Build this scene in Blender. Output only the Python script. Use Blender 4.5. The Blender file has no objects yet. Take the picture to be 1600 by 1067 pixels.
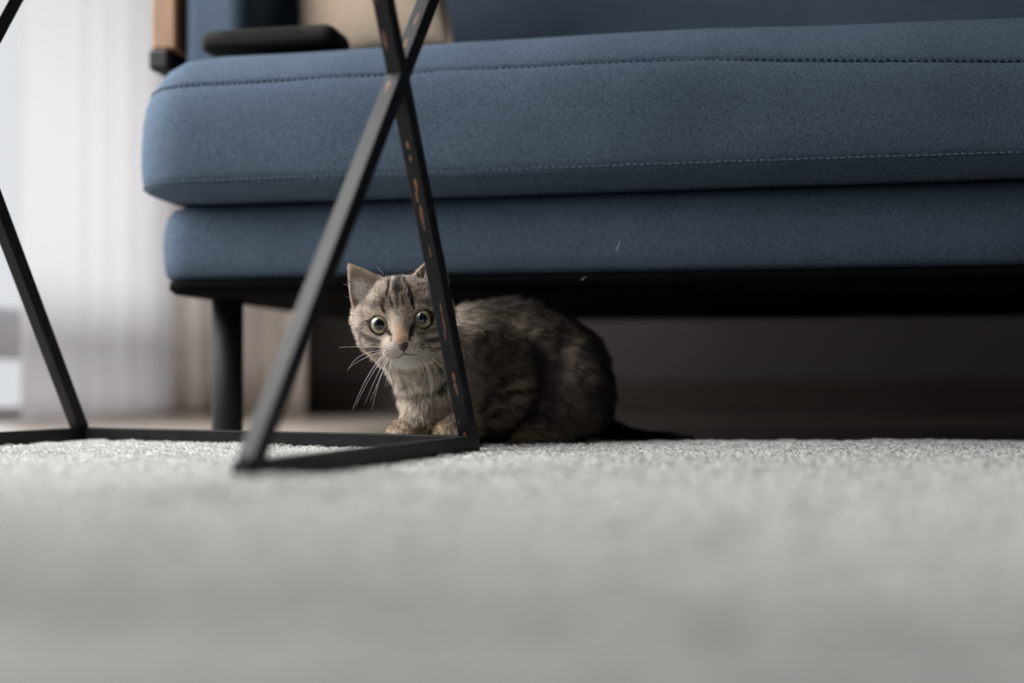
import bpy, bmesh, math, random
import numpy as np
from mathutils import Vector, Matrix

S = bpy.context.scene
C = S.collection
random.seed(7)
rng = np.random.default_rng(11)

# ---------------------------------------------------------------- camera
CAM_Z, FPX, HORIZON = 0.0595, 1780.0, 590.0
FLOOR_Z = -0.012

cd = bpy.data.cameras.new('camera')
cam = bpy.data.objects.new('camera', cd)
C.objects.link(cam)
cam.location = (0, 0, CAM_Z)
cam.rotation_euler = (math.pi / 2, 0, 0)
cd.sensor_width = 36.0
cd.lens = FPX / 1600 * 36.0
cd.shift_y = (HORIZON - 533.5) / 1600
cd.clip_start = 0.01
cd.dof.use_dof = True
cd.dof.focus_distance = 0.985
cd.dof.aperture_fstop = 1.65
S.camera = cam

# ---------------------------------------------------------------- sky and lamps
w = bpy.data.worlds.new('overcast_sky')
S.world = w
w.use_nodes = True
w.node_tree.nodes['Background'].inputs[0].default_value = (0.97, 0.98, 1.0, 1)
w.node_tree.nodes['Background'].inputs[1].default_value = 0.85

LEFT_WALL_CORNER = Vector((-0.715, 2.393))     # back-left corner of the room, plan view
BU = Vector((1, -0.2)).normalized()            # along the back wall, to the right
BV = Vector((0.2, 1)).normalized()             # towards the back wall


def area(name, loc, target, sx, sy, power, col=(1, 1, 1)):
    l = bpy.data.lights.new(name, 'AREA')
    l.shape = 'RECTANGLE'
    l.size, l.size_y = sx, sy
    l.energy = power
    l.color = col
    o = bpy.data.objects.new(name, l)
    C.objects.link(o)
    o.location = loc
    o.rotation_euler = (Vector(target) - Vector(loc)).to_track_quat('-Z', 'Y').to_euler()
    return o


def on_left_wall(back, inward=0.0, z=0.0):
    p = LEFT_WALL_CORNER - BV * back + BU * inward
    return Vector((p.x, p.y, z))


# daylight falling through the long window in the left wall (in front of its panes)
p = on_left_wall(1.45, 0.14, 0.85)
lw = area('window_daylight', p, (-0.12, 0.90, 0.12), 0.9, 0.8, 15.5, (1.0, 0.985, 0.965))
lw.data.spread = math.radians(112)
# area lamp added outside to backlight the sheer curtain
p = on_left_wall(0.42, -0.8, 0.35)
q = on_left_wall(0.42, 0.3, 0.15)
area('sheer_backlight', p, q, 2.0, 0.9, 25.5, (1.0, 0.99, 1.0))

S.view_settings.view_transform = 'Standard'
S.view_settings.look = 'None'
S.view_settings.gamma = 1
S.view_settings.exposure = 0.0
S.view_settings.use_curve_mapping = False


# ---------------------------------------------------------------- helpers
def at(x, y, Y):
    """point seen at pixel x, y (1600 x 1067) at depth Y"""
    return Vector(((x - 800) / FPX * Y, Y, CAM_Z + (HORIZON - y) / FPX * Y))


def lin(r, g, b):
    f = lambda c: (c / 255 / 12.92) if c / 255 <= 0.04045 else ((c / 255 + 0.055) / 1.055) ** 2.4
    return (f(r), f(g), f(b))


def mesh_obj(name, verts, faces, mat=None, parent=None, smooth=True):
    me = bpy.data.meshes.new(name)
    me.from_pydata([tuple(v) for v in verts], [], faces)
    me.update()
    o = bpy.data.objects.new(name, me)
    C.objects.link(o)
    if mat:
        me.materials.append(mat)
    if parent:
        o.parent = parent
    if smooth:
        me.polygons.foreach_set('use_smooth', [True] * len(me.polygons))
    return o


def bm_obj(name, bm, mat=None, parent=None, smooth=False):
    bmesh.ops.recalc_face_normals(bm, faces=bm.faces)
    me = bpy.data.meshes.new(name)
    bm.to_mesh(me)
    bm.free()
    o = bpy.data.objects.new(name, me)
    C.objects.link(o)
    if mat:
        me.materials.append(mat)
    if parent:
        o.parent = parent
    if smooth:
        me.polygons.foreach_set('use_smooth', [True] * len(me.polygons))
    return o


def thing(name, label, cat, loc=(0, 0, 0), rotz=0.0, group=None):
    o = bpy.data.objects.new(name, None)
    C.objects.link(o)
    o.location = loc
    o.rotation_euler = (0, 0, rotz)
    o['label'], o['category'] = label, cat
    if group:
        o['group'] = group
    return o


def tag(o, label=None, cat=None, kind=None, group=None):
    for k, v in (('label', label), ('category', cat), ('kind', kind), ('group', group)):
        if v:
            o[k] = v
    return o


def add_box(bm, c, s, rot=None, bevel=0.0):
    r = bmesh.ops.create_cube(bm, size=1.0)
    M = Matrix.Translation(c) @ (rot.to_4x4() if rot else Matrix()) @ Matrix.Diagonal((*s, 1))
    bmesh.ops.transform(bm, matrix=M, verts=r['verts'])
    if bevel:
        es = list({e for v in r['verts'] for e in v.link_edges})
        bmesh.ops.bevel(bm, geom=es, offset=bevel, segments=2, profile=0.5, affect='EDGES')


def box(name, lo, hi, mat, parent=None, bevel=0.0):
    bm = bmesh.new()
    c = [(a + b) / 2 for a, b in zip(lo, hi)]
    s = [b - a for a, b in zip(lo, hi)]
    add_box(bm, c, s, None, bevel)
    return bm_obj(name, bm, mat, parent)


def bar(name, p0, p1, side, t, mat, parent, ext0=0.0, ext1=0.0, bevel=0.0007):
    """square tube from p0 to p1, one pair of faces across SIDE"""
    d = (p1 - p0)
    L = d.length
    d.normalize()
    s = (side - d * side.dot(d)).normalized()
    n = d.cross(s)
    R = Matrix((s, n, d)).transposed()
    bm = bmesh.new()
    c = p0 + d * ((L + ext1 - ext0) / 2)
    add_box(bm, c, (t, t, L + ext0 + ext1), R, bevel)
    return bm_obj(name, bm, mat, parent)


def tube(name, pts, radii, mat, parent=None, seg=8):
    verts, faces = [], []
    n = len(pts)
    for i, p in enumerate(pts):
        d = (pts[min(i + 1, n - 1)] - pts[max(i - 1, 0)]).normalized()
        a = d.orthogonal().normalized() if i == 0 else (a - d * a.dot(d)).normalized()
        b = d.cross(a)
        for k in range(seg):
            th = 2 * math.pi * k / seg
            verts.append(p + (a * math.cos(th) + b * math.sin(th)) * radii[i])
    for i in range(n - 1):
        for k in range(seg):
            faces.append((i * seg + k, i * seg + (k + 1) % seg, (i + 1) * seg + (k + 1) % seg, (i + 1) * seg + k))
    faces.append(tuple(range(seg))[::-1])
    faces.append(tuple((n - 1) * seg + k for k in range(seg)))
    return mesh_obj(name, verts, faces, mat, parent)


class N:
    """small node-tree writer"""
    def __init__(s, name):
        s.m = bpy.data.materials.new(name)
        s.m.use_nodes = True
        s.t = s.m.node_tree
        s.b = s.t.nodes['Principled BSDF']
        s.out = s.t.nodes['Material Output']

    def n(s, kind, **kw):
        x = s.t.nodes.new(kind)
        for k, v in kw.items():
            if k.startswith('i_'):
                x.inputs[k[2:].replace('_', ' ')].default_value = v
            else:
                setattr(x, k, v)
        return x

    def l(s, a, b):
        s.t.links.new(a, b)

    def set(s, **kw):
        for k, v in kw.items():
            s.b.inputs[k.replace('_', ' ')].default_value = v
        return s

    def mapping(s, coord='Object', scale=(1, 1, 1)):
        tc = s.n('ShaderNodeTexCoord')
        mp = s.n('ShaderNodeMapping')
        mp.inputs['Scale'].default_value = scale
        s.l(tc.outputs[coord], mp.inputs['Vector'])
        return mp.outputs['Vector']

    def noise(s, vec, scale, detail=3, rough=0.5):
        x = s.n('ShaderNodeTexNoise')
        x.inputs['Scale'].default_value = scale
        x.inputs['Detail'].default_value = detail
        x.inputs['Roughness'].default_value = rough
        s.l(vec, x.inputs['Vector'])
        return x.outputs['Fac']

    def ramp(s, fac, stops):
        x = s.n('ShaderNodeValToRGB')
        e = x.color_ramp.elements
        while len(e) < len(stops):
            e.new(0.5)
        for k, (p, c) in enumerate(stops):
            e[k].position = p
            e[k].color = (*c, 1) if len(c) == 3 else c
        s.l(fac, x.inputs['Fac'])
        return x.outputs['Color']

    def mix(s, fac, a, b, mode='MIX'):
        x = s.n('ShaderNodeMix', data_type='RGBA', blend_type=mode)
        for i, v in ((0, fac), (6, a), (7, b)):
            if hasattr(v, 'links'):
                s.l(v, x.inputs[i])
            else:
                x.inputs[i].default_value = v if i == 0 else (*v, 1)
        return x.outputs[2]

    def bump(s, h, strength=0.3, dist=0.001):
        x = s.n('ShaderNodeBump')
        x.inputs['Strength'].default_value = strength
        x.inputs['Distance'].default_value = dist
        s.l(h, x.inputs['Height'])
        s.l(x.outputs['Normal'], s.b.inputs['Normal'])

    def col(s, c):
        if hasattr(c, 'links'):
            s.l(c, s.b.inputs['Base Color'])
        else:
            s.b.inputs['Base Color'].default_value = (*c, 1)


def plain(name, rgb, rough=0.6, spec=0.5, metal=0.0, vary=0.06, scale=30):
    m = N(name)
    v = m.mapping()
    f = m.noise(v, scale)
    a = tuple(c * (1 - vary) for c in rgb)
    b = tuple(min(1, c * (1 + vary)) for c in rgb)
    m.col(m.ramp(f, [(0.3, a), (0.7, b)]))
    m.set(Roughness=rough, Metallic=metal)
    m.b.inputs['Specular IOR Level'].default_value = spec
    return m.m


def upholstery(name, base, contrast=0.35, scale=1.0):
    """melange weave: threads across and along"""
    m = N(name)
    a = m.noise(m.mapping('Object', (260 * scale, 260 * scale, 900 * scale)), 1.0, 2)
    b = m.noise(m.mapping('Object', (1000 * scale, 1000 * scale, 220 * scale)), 1.0, 2)
    big = m.noise(m.mapping('Object', (14, 14, 14)), 1.0, 3)
    h = m.n('ShaderNodeMath', operation='ADD')
    m.l(a, h.inputs[0]); m.l(b, h.inputs[1])
    k = m.n('ShaderNodeMath', operation='MULTIPLY'); k.inputs[1].default_value = 0.5
    m.l(h.outputs[0], k.inputs[0])
    dark = tuple(c * (1 - contrast) for c in base)
    lite = tuple(c * (1 + contrast) for c in base)
    c1 = m.ramp(k.outputs[0], [(0.36, dark), (0.64, lite)])
    c2 = m.ramp(big, [(0.3, (0.92,) * 3), (0.7, (1.06,) * 3)])
    m.col(m.mix(1.0, c1, c2, 'MULTIPLY'))
    m.set(Roughness=0.92)
    m.b.inputs['Specular IOR Level'].default_value = 0.03
    m.b.inputs['Sheen Weight'].default_value = 0.0
    m.b.inputs['Sheen Roughness'].default_value = 0.5
    m.bump(k.outputs[0], 0.5, 0.0006)
    return m.m


M = {}
M['sofa'] = upholstery('blue_grey_upholstery', (0.078, 0.106, 0.148), 0.42, 1.5)
M['stitch_dark'] = plain('dark_thread', lin(34, 44, 56), 0.8, 0.2)
M['stitch_light'] = plain('pale_thread', lin(96, 110, 126), 0.8, 0.2)
M['lining'] = plain('black_lining', (0.004, 0.004, 0.0045), 0.95, 0.02)
M['black_metal'] = plain('black_powder_coat', (0.010, 0.010, 0.011), 0.6, 0.22)
M['pillow'] = upholstery('beige_linen', lin(208, 188, 166), 0.12, 0.8)
M['pouch'] = plain('black_cloth', (0.012, 0.011, 0.011), 0.85, 0.15)
M['wall'] = plain('warm_grey_wall_paint', lin(160, 154, 152), 0.85, 0.2, vary=0.02, scale=3)
M['wall_white'] = plain('white_wall_paint', lin(215, 213, 212), 0.85, 0.2, vary=0.02, scale=3)
M['ceiling'] = plain('grey_white_ceiling_paint', lin(150, 149, 148), 0.9, 0.2, vary=0.01, scale=3)
M['wall_dim'] = plain('low_bounce_wall_paint', lin(84, 81, 80), 0.85, 0.2, vary=0.02, scale=3)  # dark tone chosen for the unseen walls, to cut bounced light
M['base_board'] = plain('warm_grey_baseboard', lin(132, 122, 115), 0.6, 0.3)
M['frame_grey'] = plain('grey_window_frame', lin(196, 195, 200), 0.5, 0.4, vary=0.02)


def wood(name, a, b, sc=(60, 6, 6), rough=0.45):
    m = N(name)
    f = m.noise(m.mapping('Object', sc), 1.0, 5, 0.6)
    m.col(m.ramp(f, [(0.3, a), (0.55, tuple((x + y) / 2 for x, y in zip(a, b))), (0.72, b)]))
    m.set(Roughness=rough)
    m.bump(f, 0.15, 0.0008)
    return m.m


M['wood'] = wood('oak_wood', lin(112, 78, 46), lin(150, 110, 70), (60, 60, 8))
M['floor'] = wood('laminate_floor', lin(176, 162, 150), lin(200, 188, 176), (2.5, 22, 4), 0.35)

# table metal: dark powder coat, worn
m = N('worn_black_steel')
f = m.noise(m.mapping('Object', (220, 220, 220)), 1.0, 4)
g = m.noise(m.mapping('Object', (40, 40, 40)), 1.0, 3)
c = m.ramp(g, [(0.3, (0.009, 0.009, 0.010)), (0.75, (0.017, 0.017, 0.0185))])
m.col(c)
m.set(Roughness=0.5)
m.b.inputs['Specular IOR Level'].default_value = 0.2
m.bump(f, 0.12, 0.0004)
M['steel'] = m.m
m = N('bare_copper_wear')
f = m.noise(m.mapping('Object', (500, 500, 500)), 1.0, 3)
m.col(m.ramp(f, [(0.32, lin(74, 50, 38)), (0.62, lin(140, 96, 74))]))
m.set(Roughness=0.6)
M['wear'] = m.m


def sheer(name, col, transp):
    m = N(name)
    df = m.n('ShaderNodeBsdfDiffuse'); df.inputs[0].default_value = (*col, 1)
    tr = m.n('ShaderNodeBsdfTranslucent'); tr.inputs[0].default_value = (*col, 1)
    tp = m.n('ShaderNodeBsdfTransparent')
    a = m.n('ShaderNodeMixShader'); a.inputs[0].default_value = 0.6
    m.l(df.outputs[0], a.inputs[1]); m.l(tr.outputs[0], a.inputs[2])
    b = m.n('ShaderNodeMixShader'); b.inputs[0].default_value = transp
    v = m.noise(m.mapping('Object', (400, 400, 400)), 1.0, 2)
    mm = m.n('ShaderNodeMath', operation='MULTIPLY_ADD')
    mm.inputs[1].default_value = 0.1; mm.inputs[2].default_value = transp - 0.05
    m.l(v, mm.inputs[0]); m.l(mm.outputs[0], b.inputs[0])
    m.l(a.outputs[0], b.inputs[1]); m.l(tp.outputs[0], b.inputs[2])
    m.l(b.outputs[0], m.out.inputs['Surface'])
    return m.m


M['sheer'] = sheer('white_sheer_voile', (0.88, 0.87, 0.88), 0.15)
M['drape'] = upholstery('beige_drape_cloth', lin(212, 202, 192), 0.08, 0.5)
m = N('window_glass')
tp = m.n('ShaderNodeBsdfTransparent'); tp.inputs[0].default_value = (0.96, 0.97, 0.97, 1)
gl = m.n('ShaderNodeBsdfGlossy'); gl.inputs['Roughness'].default_value = 0.02
mx = m.n('ShaderNodeMixShader'); mx.inputs[0].default_value = 0.06
m.l(tp.outputs[0], mx.inputs[1]); m.l(gl.outputs[0], mx.inputs[2]); m.l(mx.outputs[0], m.out.inputs['Surface'])
M['glass'] = m.m

m = N('grey_rug_wool')
f1 = m.noise(m.mapping('Object', (900, 900, 900)), 1.0, 3)
f2 = m.noise(m.mapping('Object', (9, 9, 9)), 1.0, 3)
c1 = m.ramp(f1, [(0.3, (0.30, 0.30, 0.291)), (0.7, (0.39, 0.39, 0.38))])
c2 = m.ramp(f2, [(0.3, (0.93,) * 3), (0.7, (1.04,) * 3)])
m.col(m.mix(1.0, c1, c2, 'MULTIPLY'))
m.set(Roughness=0.95)
m.b.inputs['Specular IOR Level'].default_value = 0.1
m.bump(f1, 0.6, 0.001)
M['rug'] = m.m


def strand_mat(name, attr, rough=0.6, spec=0.25):
    m = N(name)
    a = m.n('ShaderNodeAttribute'); a.attribute_name = attr
    m.col(a.outputs['Color'])
    m.set(Roughness=rough)
    m.b.inputs['Specular IOR Level'].default_value = spec
    return m.m


M['pile'] = strand_mat('rug_pile_wool', 'tint', 0.95, 0.1)
M['fur'] = strand_mat('tabby_fur', 'coat', 0.55, 0.3)
M['skin'] = strand_mat('tabby_coat', 'coat', 0.9, 0.1)


def hair_obj(name, P, R, attr, cols, mat, parent):
    """P: strands x points x 3, R: strands x points, cols: strands x 3"""
    ns, npt = P.shape[:2]
    hc = bpy.data.hair_curves.new(name)
    hc.add_curves([npt] * ns)
    hc.attributes['position'].data.foreach_set('vector', P.astype(np.float32).ravel())
    ra = hc.attributes.get('radius') or hc.attributes.new('radius', 'FLOAT', 'POINT')
    ra.data.foreach_set('value', R.astype(np.float32).ravel())
    ca = hc.attributes.new(attr, 'FLOAT_COLOR', 'POINT')
    c4 = np.ones((ns, npt, 4), np.float32)
    c4[:, :, :3] = cols if cols.ndim == 3 else cols[:, None, :]
    ca.data.foreach_set('color', c4.ravel())
    o = bpy.data.objects.new(name, hc)
    C.objects.link(o)
    hc.materials.append(mat)
    if parent:
        o.parent = parent
    return o


# ---------------------------------------------------------------- structure
R_ROOM, D_ROOM, H_ROOM = 4.2, 4.6, 2.5      # width, depth towards the viewer, height


def plan_box(name, x0, x1, y0, y1, z0, z1, mat, parent=None, bevel=0.0):
    """box in the room's own frame: x along the back wall from the corner, y away from it (towards the viewer is negative)"""
    o = box(name, (x0, y0, z0), (x1, y1, z1), mat, parent, bevel)
    if parent is None:
        o.location = (LEFT_WALL_CORNER.x, LEFT_WALL_CORNER.y, 0)
        o.rotation_euler = (0, 0, math.atan2(BU.y, BU.x))
    return o


def struct(o):
    o['kind'] = 'structure'
    return o


struct(plan_box('floor', -0.12, R_ROOM, -D_ROOM, 0.12, FLOOR_Z - 0.05, FLOOR_Z, M['floor']))
struct(plan_box('ceiling', -0.12, R_ROOM, -D_ROOM, 0.12, H_ROOM, H_ROOM + 0.05, M['ceiling']))
struct(plan_box('wall_back', -0.12, R_ROOM, 0, 0.12, FLOOR_Z, H_ROOM, M['wall']))
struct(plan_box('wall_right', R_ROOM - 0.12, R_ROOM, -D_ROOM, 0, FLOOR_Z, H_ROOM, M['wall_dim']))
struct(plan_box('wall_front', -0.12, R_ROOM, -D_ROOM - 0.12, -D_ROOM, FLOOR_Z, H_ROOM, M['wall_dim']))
struct(plan_box('baseboard_back', 0.0, R_ROOM - 0.12, -0.015, 0.0, FLOOR_Z, 0.055, M['base_board'], bevel=0.003))
# left wall with one long window: wall below, above and at both ends
SILL, HEAD, W0, W1 = 0.09, 2.25, -3.3, -0.12
wl = bpy.data.objects.new('wall_left', None)
C.objects.link(wl)
wl.location = (LEFT_WALL_CORNER.x, LEFT_WALL_CORNER.y, 0)
wl.rotation_euler = (0, 0, math.atan2(BU.y, BU.x))
wl['kind'] = 'structure'
plan_box('upper_wall', -0.12, 0, W0, W1, HEAD, H_ROOM, M['wall_white'], wl)
plan_box('end_wall', -0.12, 0, W1, 0, FLOOR_Z, H_ROOM, M['wall_white'], wl)
plan_box('end_wall', -0.12, 0, -D_ROOM, W0, FLOOR_Z, H_ROOM, M['wall_white'], wl)
win = bpy.data.objects.new('window_1', None)
C.objects.link(win)
win.location = wl.location
win.rotation_euler = wl.rotation_euler
win['kind'] = 'structure'
FR0, FR1 = -0.085, -0.035
plan_box('threshold', FR0 - 0.02, FR1 + 0.02, W0, W1, FLOOR_Z, 0.012, M['frame_grey'], win, 0.003)
plan_box('bottom_rail', FR0, FR1, W0, W1, SILL, SILL + 0.087, M['frame_grey'], win, 0.004)
plan_box('top_rail', FR0, FR1, W0, W1, HEAD - 0.07, HEAD, M['frame_grey'], win, 0.004)
for y in (W0 + 0.03, -2.25, -1.16, W1 - 0.03):
    plan_box('mullion', FR0, FR1, y - 0.03, y + 0.03, 0.012, SILL, M['frame_grey'], win, 0.004)
    plan_box('mullion', FR0, FR1, y - 0.03, y + 0.03, SILL + 0.087, HEAD - 0.07, M['frame_grey'], win, 0.004)
for a, b in ((W0 + 0.06, -2.28), (-2.22, -1.19), (-1.13, W1 - 0.06)):
    plan_box('pane', -0.062, -0.058, a, b, 0.012, SILL, M['glass'], win)
    plan_box('pane', -0.062, -0.058, a, b, SILL + 0.087, HEAD - 0.07, M['glass'], win)


def cloth_strip(name, path, z0, z1, mat, amp, wave, flare=0.0, nz=24, thick=0.0):
    """hanging cloth: path is a list of plan points, folded sideways by amp every wave metres; hem wavers a little"""
    seg = []
    for a, b in zip(path[:-1], path[1:]):
        k = max(2, int((b - a).length / 0.008))
        seg += [a.lerp(b, i / k) for i in range(k)]
    seg.append(path[-1])
    n = len(seg)
    verts, faces = [], []
    s = 0.0
    for i, p in enumerate(seg):
        d = (seg[min(i + 1, n - 1)] - seg[max(i - 1, 0)]).normalized()
        nrm = Vector((d.y, -d.x))
        if i:
            s += (p - seg[i - 1]).length
        for j in range(nz + 1):
            t = j / nz
            ph = s / wave * 2 * math.pi + 0.7 * math.sin(3.1 * s / wave) + 0.25 * math.sin(5 * t + s * 9)
            off = amp * (0.75 + flare * (1 - t)) * (math.sin(ph) + 0.3 * math.sin(2.3 * ph + 1))
            qv = p + nrm * off + d * (0.2 * amp * math.cos(ph))
            verts.append((qv.x, qv.y, z0 + (z1 - z0) * t))
    for i in range(n - 1):
        for j in range(nz):
            a = i * (nz + 1) + j
            faces.append((a, a + nz + 1, a + nz + 2, a + 1))
    o = mesh_obj(name, verts, faces, mat)
    if thick:
        md = o.modifiers.new('thickness', 'SOLIDIFY')
        md.thickness = thick
    return o


def wallp(back, inward):
    v = LEFT_WALL_CORNER - BV * back + BU * inward
    return Vector((v.x, v.y))


o = cloth_strip('sheer_curtain', [wallp(0.64, 0.085), wallp(0.155, 0.085)], FLOOR_Z + 0.008, 2.4, M['sheer'], 0.008, 0.085, 0.3, thick=0.0008)
tag(o, 'white sheer curtain glowing with daylight at the window left of the sofa', 'curtain')
o = cloth_strip('beige_drape', [wallp(0.06, 0.03), wallp(0.24, 0.40)], FLOOR_Z + 0.004, 2.4, M['drape'], 0.009, 0.075, 0.2, thick=0.002)
tag(o, 'beige drape gathered in soft folds on the wall behind the sofa leg', 'drape')
rod = thing('curtain_rod', 'straight dark rod carrying the white sheer curtain and beige drape above the window', 'curtain rod')
q0, q1 = on_left_wall(3.4, 0.085, 2.41), on_left_wall(0.05, 0.085, 2.41)
tube('rod', [q0, q1], [0.011, 0.011], M['black_metal'], rod, 12)
q2, q3 = on_left_wall(0.11, 0.085, 2.41), on_left_wall(0.10, 0.6, 2.41)
tube('return_rod', [q2, q3], [0.011, 0.011], M['black_metal'], rod, 12)
for b in (3.38, 0.06):
    tube('bracket', [on_left_wall(b, -0.005, 2.41), on_left_wall(b, 0.085, 2.41)], [0.008, 0.008], M['black_metal'], rod, 8)

# ---------------------------------------------------------------- rug
def vnoise(P, s, seed=0):
    """cheap smooth value noise in -1..1, P: (n,3)"""
    q = P * s
    i = np.floor(q).astype(np.int64)
    f = q - i
    f = f * f * (3 - 2 * f)
    out = np.zeros(len(P))
    for dx in (0, 1):
        for dy in (0, 1):
            for dz in (0, 1):
                h = ((i[:, 0] + dx) * 374761393 + (i[:, 1] + dy) * 668265263 + (i[:, 2] + dz) * 2147483647 + seed * 144665) & 0x7fffffff
                h = ((h ^ (h >> 13)) * 1274126177) & 0x7fffffff
                h = (h ^ (h >> 16)) & 0xffff
                w_ = (f[:, 0] if dx else 1 - f[:, 0]) * (f[:, 1] if dy else 1 - f[:, 1]) * (f[:, 2] if dz else 1 - f[:, 2])
                out += w_ * (h / 32767.5 - 1)
    return out


RUG_Y1 = 1.112


def rug_height(x, y):
    P = np.stack([x, y, np.zeros_like(x)], -1)
    r = 0.0011 * vnoise(P, 70, 3) + 0.0007 * vnoise(P, 160, 4) + 0.0006 * vnoise(P, 14, 5)
    # shallow woven zig-zag ribs
    zz = np.abs(((x * 9.0) % 2.0) - 1.0) * 0.11
    r += 0.0006 * np.sin((y + zz) * 2 * math.pi / 0.045)
    r = r + 0.009 * np.exp(-((x + 0.135) / 0.09) ** 2 - ((y - 0.605) / 0.040) ** 2)      # the pile bunches up before the table foot
    return r - 0.0056


nx, ny = 360, 250
xs = np.linspace(-0.92, 0.86, nx)
ys = np.concatenate([np.linspace(-0.6, 0.3, 50, endpoint=False), np.linspace(0.3, RUG_Y1, ny - 50)])
X, Y = np.meshgrid(xs, ys)
edge = 0.0025 * vnoise(np.stack([X.ravel(), X.ravel() * 0, X.ravel() * 0], -1), 45, 9).reshape(X.shape)
Y2 = Y + edge * (Y > RUG_Y1 - 0.02)
Z = rug_height(X.ravel(), Y.ravel()).reshape(X.shape)
drop = np.clip((Y - (RUG_Y1 - 0.006)) / 0.006, 0, 1)
Z = Z - 0.004 * drop
verts = np.stack([X, Y2, Z], -1).reshape(-1, 3)
base = verts.copy().reshape(ny, nx, 3)
idx = np.arange(nx * ny).reshape(ny, nx)
faces = np.stack([idx[:-1, :-1], idx[:-1, 1:], idx[1:, 1:], idx[1:, :-1]], -1).reshape(-1, 4)
vl = verts.tolist()
fl = faces.tolist()
ring = list(idx[0, :]) + list(idx[1:, -1]) + list(idx[-1, -2::-1]) + list(idx[-2:0:-1, 0])
n0 = len(vl)
for v in ring:
    vl.append([vl[v][0], vl[v][1], FLOOR_Z + 0.0004])
nr = len(ring)
for k in range(nr):
    fl.append([int(ring[k]), n0 + k, n0 + (k + 1) % nr, int(ring[(k + 1) % nr])])
fl.append([n0 + k for k in range(nr)][::-1])
rug = mesh_obj('rug', vl, fl, M['rug'])
tag(rug, 'pale grey woven rug with short fuzzy pile under the metal table and kitten', 'rug')

# short fibres standing on the part of the rug that is close to focus
ns = 85000
yy = RUG_Y1 - (RUG_Y1 - 0.30) * rng.random(ns) ** 1.9
xx = (rng.random(ns) * 2 - 1) * (0.52 * yy + 0.03)
zz = rug_height(xx, yy) + 0.0004
ln = 0.0038 + 0.0026 * rng.random(ns)
th = rng.random(ns) * 2 * math.pi
lean = 0.5 + 0.7 * rng.random(ns)
P = np.zeros((ns, 4, 3))
for k in range(4):
    t = k / 3
    P[:, k, 0] = xx + np.cos(th + t) * lean * ln * t
    P[:, k, 1] = yy + np.sin(th + t) * lean * ln * t
    P[:, k, 2] = zz + ln * (t - 0.35 * t * t)
R = np.array([0.00026, 0.00026, 0.00022, 0.00010])[None, :] * (0.8 + 0.4 * rng.random((ns, 1)))
tint = np.array([0.78, 0.78, 0.762])[None] * (0.78 + 0.42 * rng.random((ns, 1)))
o = hair_obj('pile', P, R, 'tint', tint, M['pile'], rug)
tag(o, kind='stuff')

# ---------------------------------------------------------------- sofa
SO = Vector((-0.362, 1.180, FLOOR_Z))
sofa = thing('sofa', 'blue grey fabric sofa with thick seat cushion on black legs beside the window', 'sofa', SO, math.atan2(BU.y, BU.x))
W_SOFA = 1.75


def rr(x0, x1, y0, y1, o, r, nc=10, ne=(150, 24)):
    """rounded rectangle, inset by o, as a closed list of points (counter-clockwise)"""
    x0, x1, y0, y1 = x0 + o, x1 - o, y0 + o, y1 - o
    r = min(max(r - o, 0.35 * r), (x1 - x0) / 2.01, (y1 - y0) / 2.01)
    pts = []
    for (cx, cy, a0, n_) in ((x1 - r, y0 + r, -90, ne[1]), (x1 - r, y1 - r, 0, ne[0]), (x0 + r, y1 - r, 90, ne[1]), (x0 + r, y0 + r, 180, ne[0])):
        for k in range(nc + 1):
            a = math.radians(a0 + 90 * k / nc)
            pts.append((cx + r * math.cos(a), cy + r * math.sin(a)))
        a = math.radians(a0 + 90)
        ex, ey = cx + r * math.cos(a), cy + r * math.sin(a)
        nx_, ny_ = {-90: (x1, y1 - r), 0: (x0 + r, y1), 90: (x0, y0 + r), 180: (x1 - r, y0)}[a0]
        for k in range(1, n_):
            pts.append((ex + (nx_ - ex) * k / n_, ey + (ny_ - ey) * k / n_))
    return pts


def ring_solid(name, rect, r, levels, mat, parent, deform=None, amp=0.0, seed=0, nc=10, ne=(150, 24)):
    V, F = [], []
    n = None
    for (o_, z) in levels:
        pts = rr(*rect, o_, r, nc, ne)
        n = len(pts)
        V += [[x, y, z] for x, y in pts]
    L = len(levels)
    for i in range(L - 1):
        for k in range(n):
            F.append((i * n + k, i * n + (k + 1) % n, (i + 1) * n + (k + 1) % n, (i + 1) * n + k))
    F.append(tuple(range(n))[::-1])
    F.append(tuple((L - 1) * n + k for k in range(n)))
    V = np.array(V)
    if amp:
        cx, cy = (rect[0] + rect[1]) / 2, (rect[2] + rect[3]) / 2
        d = V - np.array([np.clip(V[:, 0], rect[0] + 0.15, rect[1] - 0.15), np.clip(V[:, 1], rect[2] + 0.15, rect[3] - 0.15), np.full(len(V), V[:, 2].mean())]).T
        d /= np.linalg.norm(d, axis=1)[:, None] + 1e-9
        V += d * (amp * (vnoise(V, 6, seed) + 0.5 * vnoise(V, 16, seed + 1)))[:, None]
    if deform is not None:
        V = deform(V)
    return mesh_obj(name, V.tolist(), F, mat, parent)


ZF = -FLOOR_Z


def sag(V):
    V = V.copy()
    t = np.clip((V[:, 0] - 0.45) / 0.5, 0, 1)
    t = t * t * (3 - 2 * t)
    wgt = np.clip((V[:, 2] - ZF - 0.25) / 0.1, 0, 1)
    wgt = wgt * (1 - 0.72 * np.clip((V[:, 2] - ZF - 0.365) / 0.04, 0, 1))
    V[:, 2] -= 0.021 * t * wgt
    return V


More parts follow.
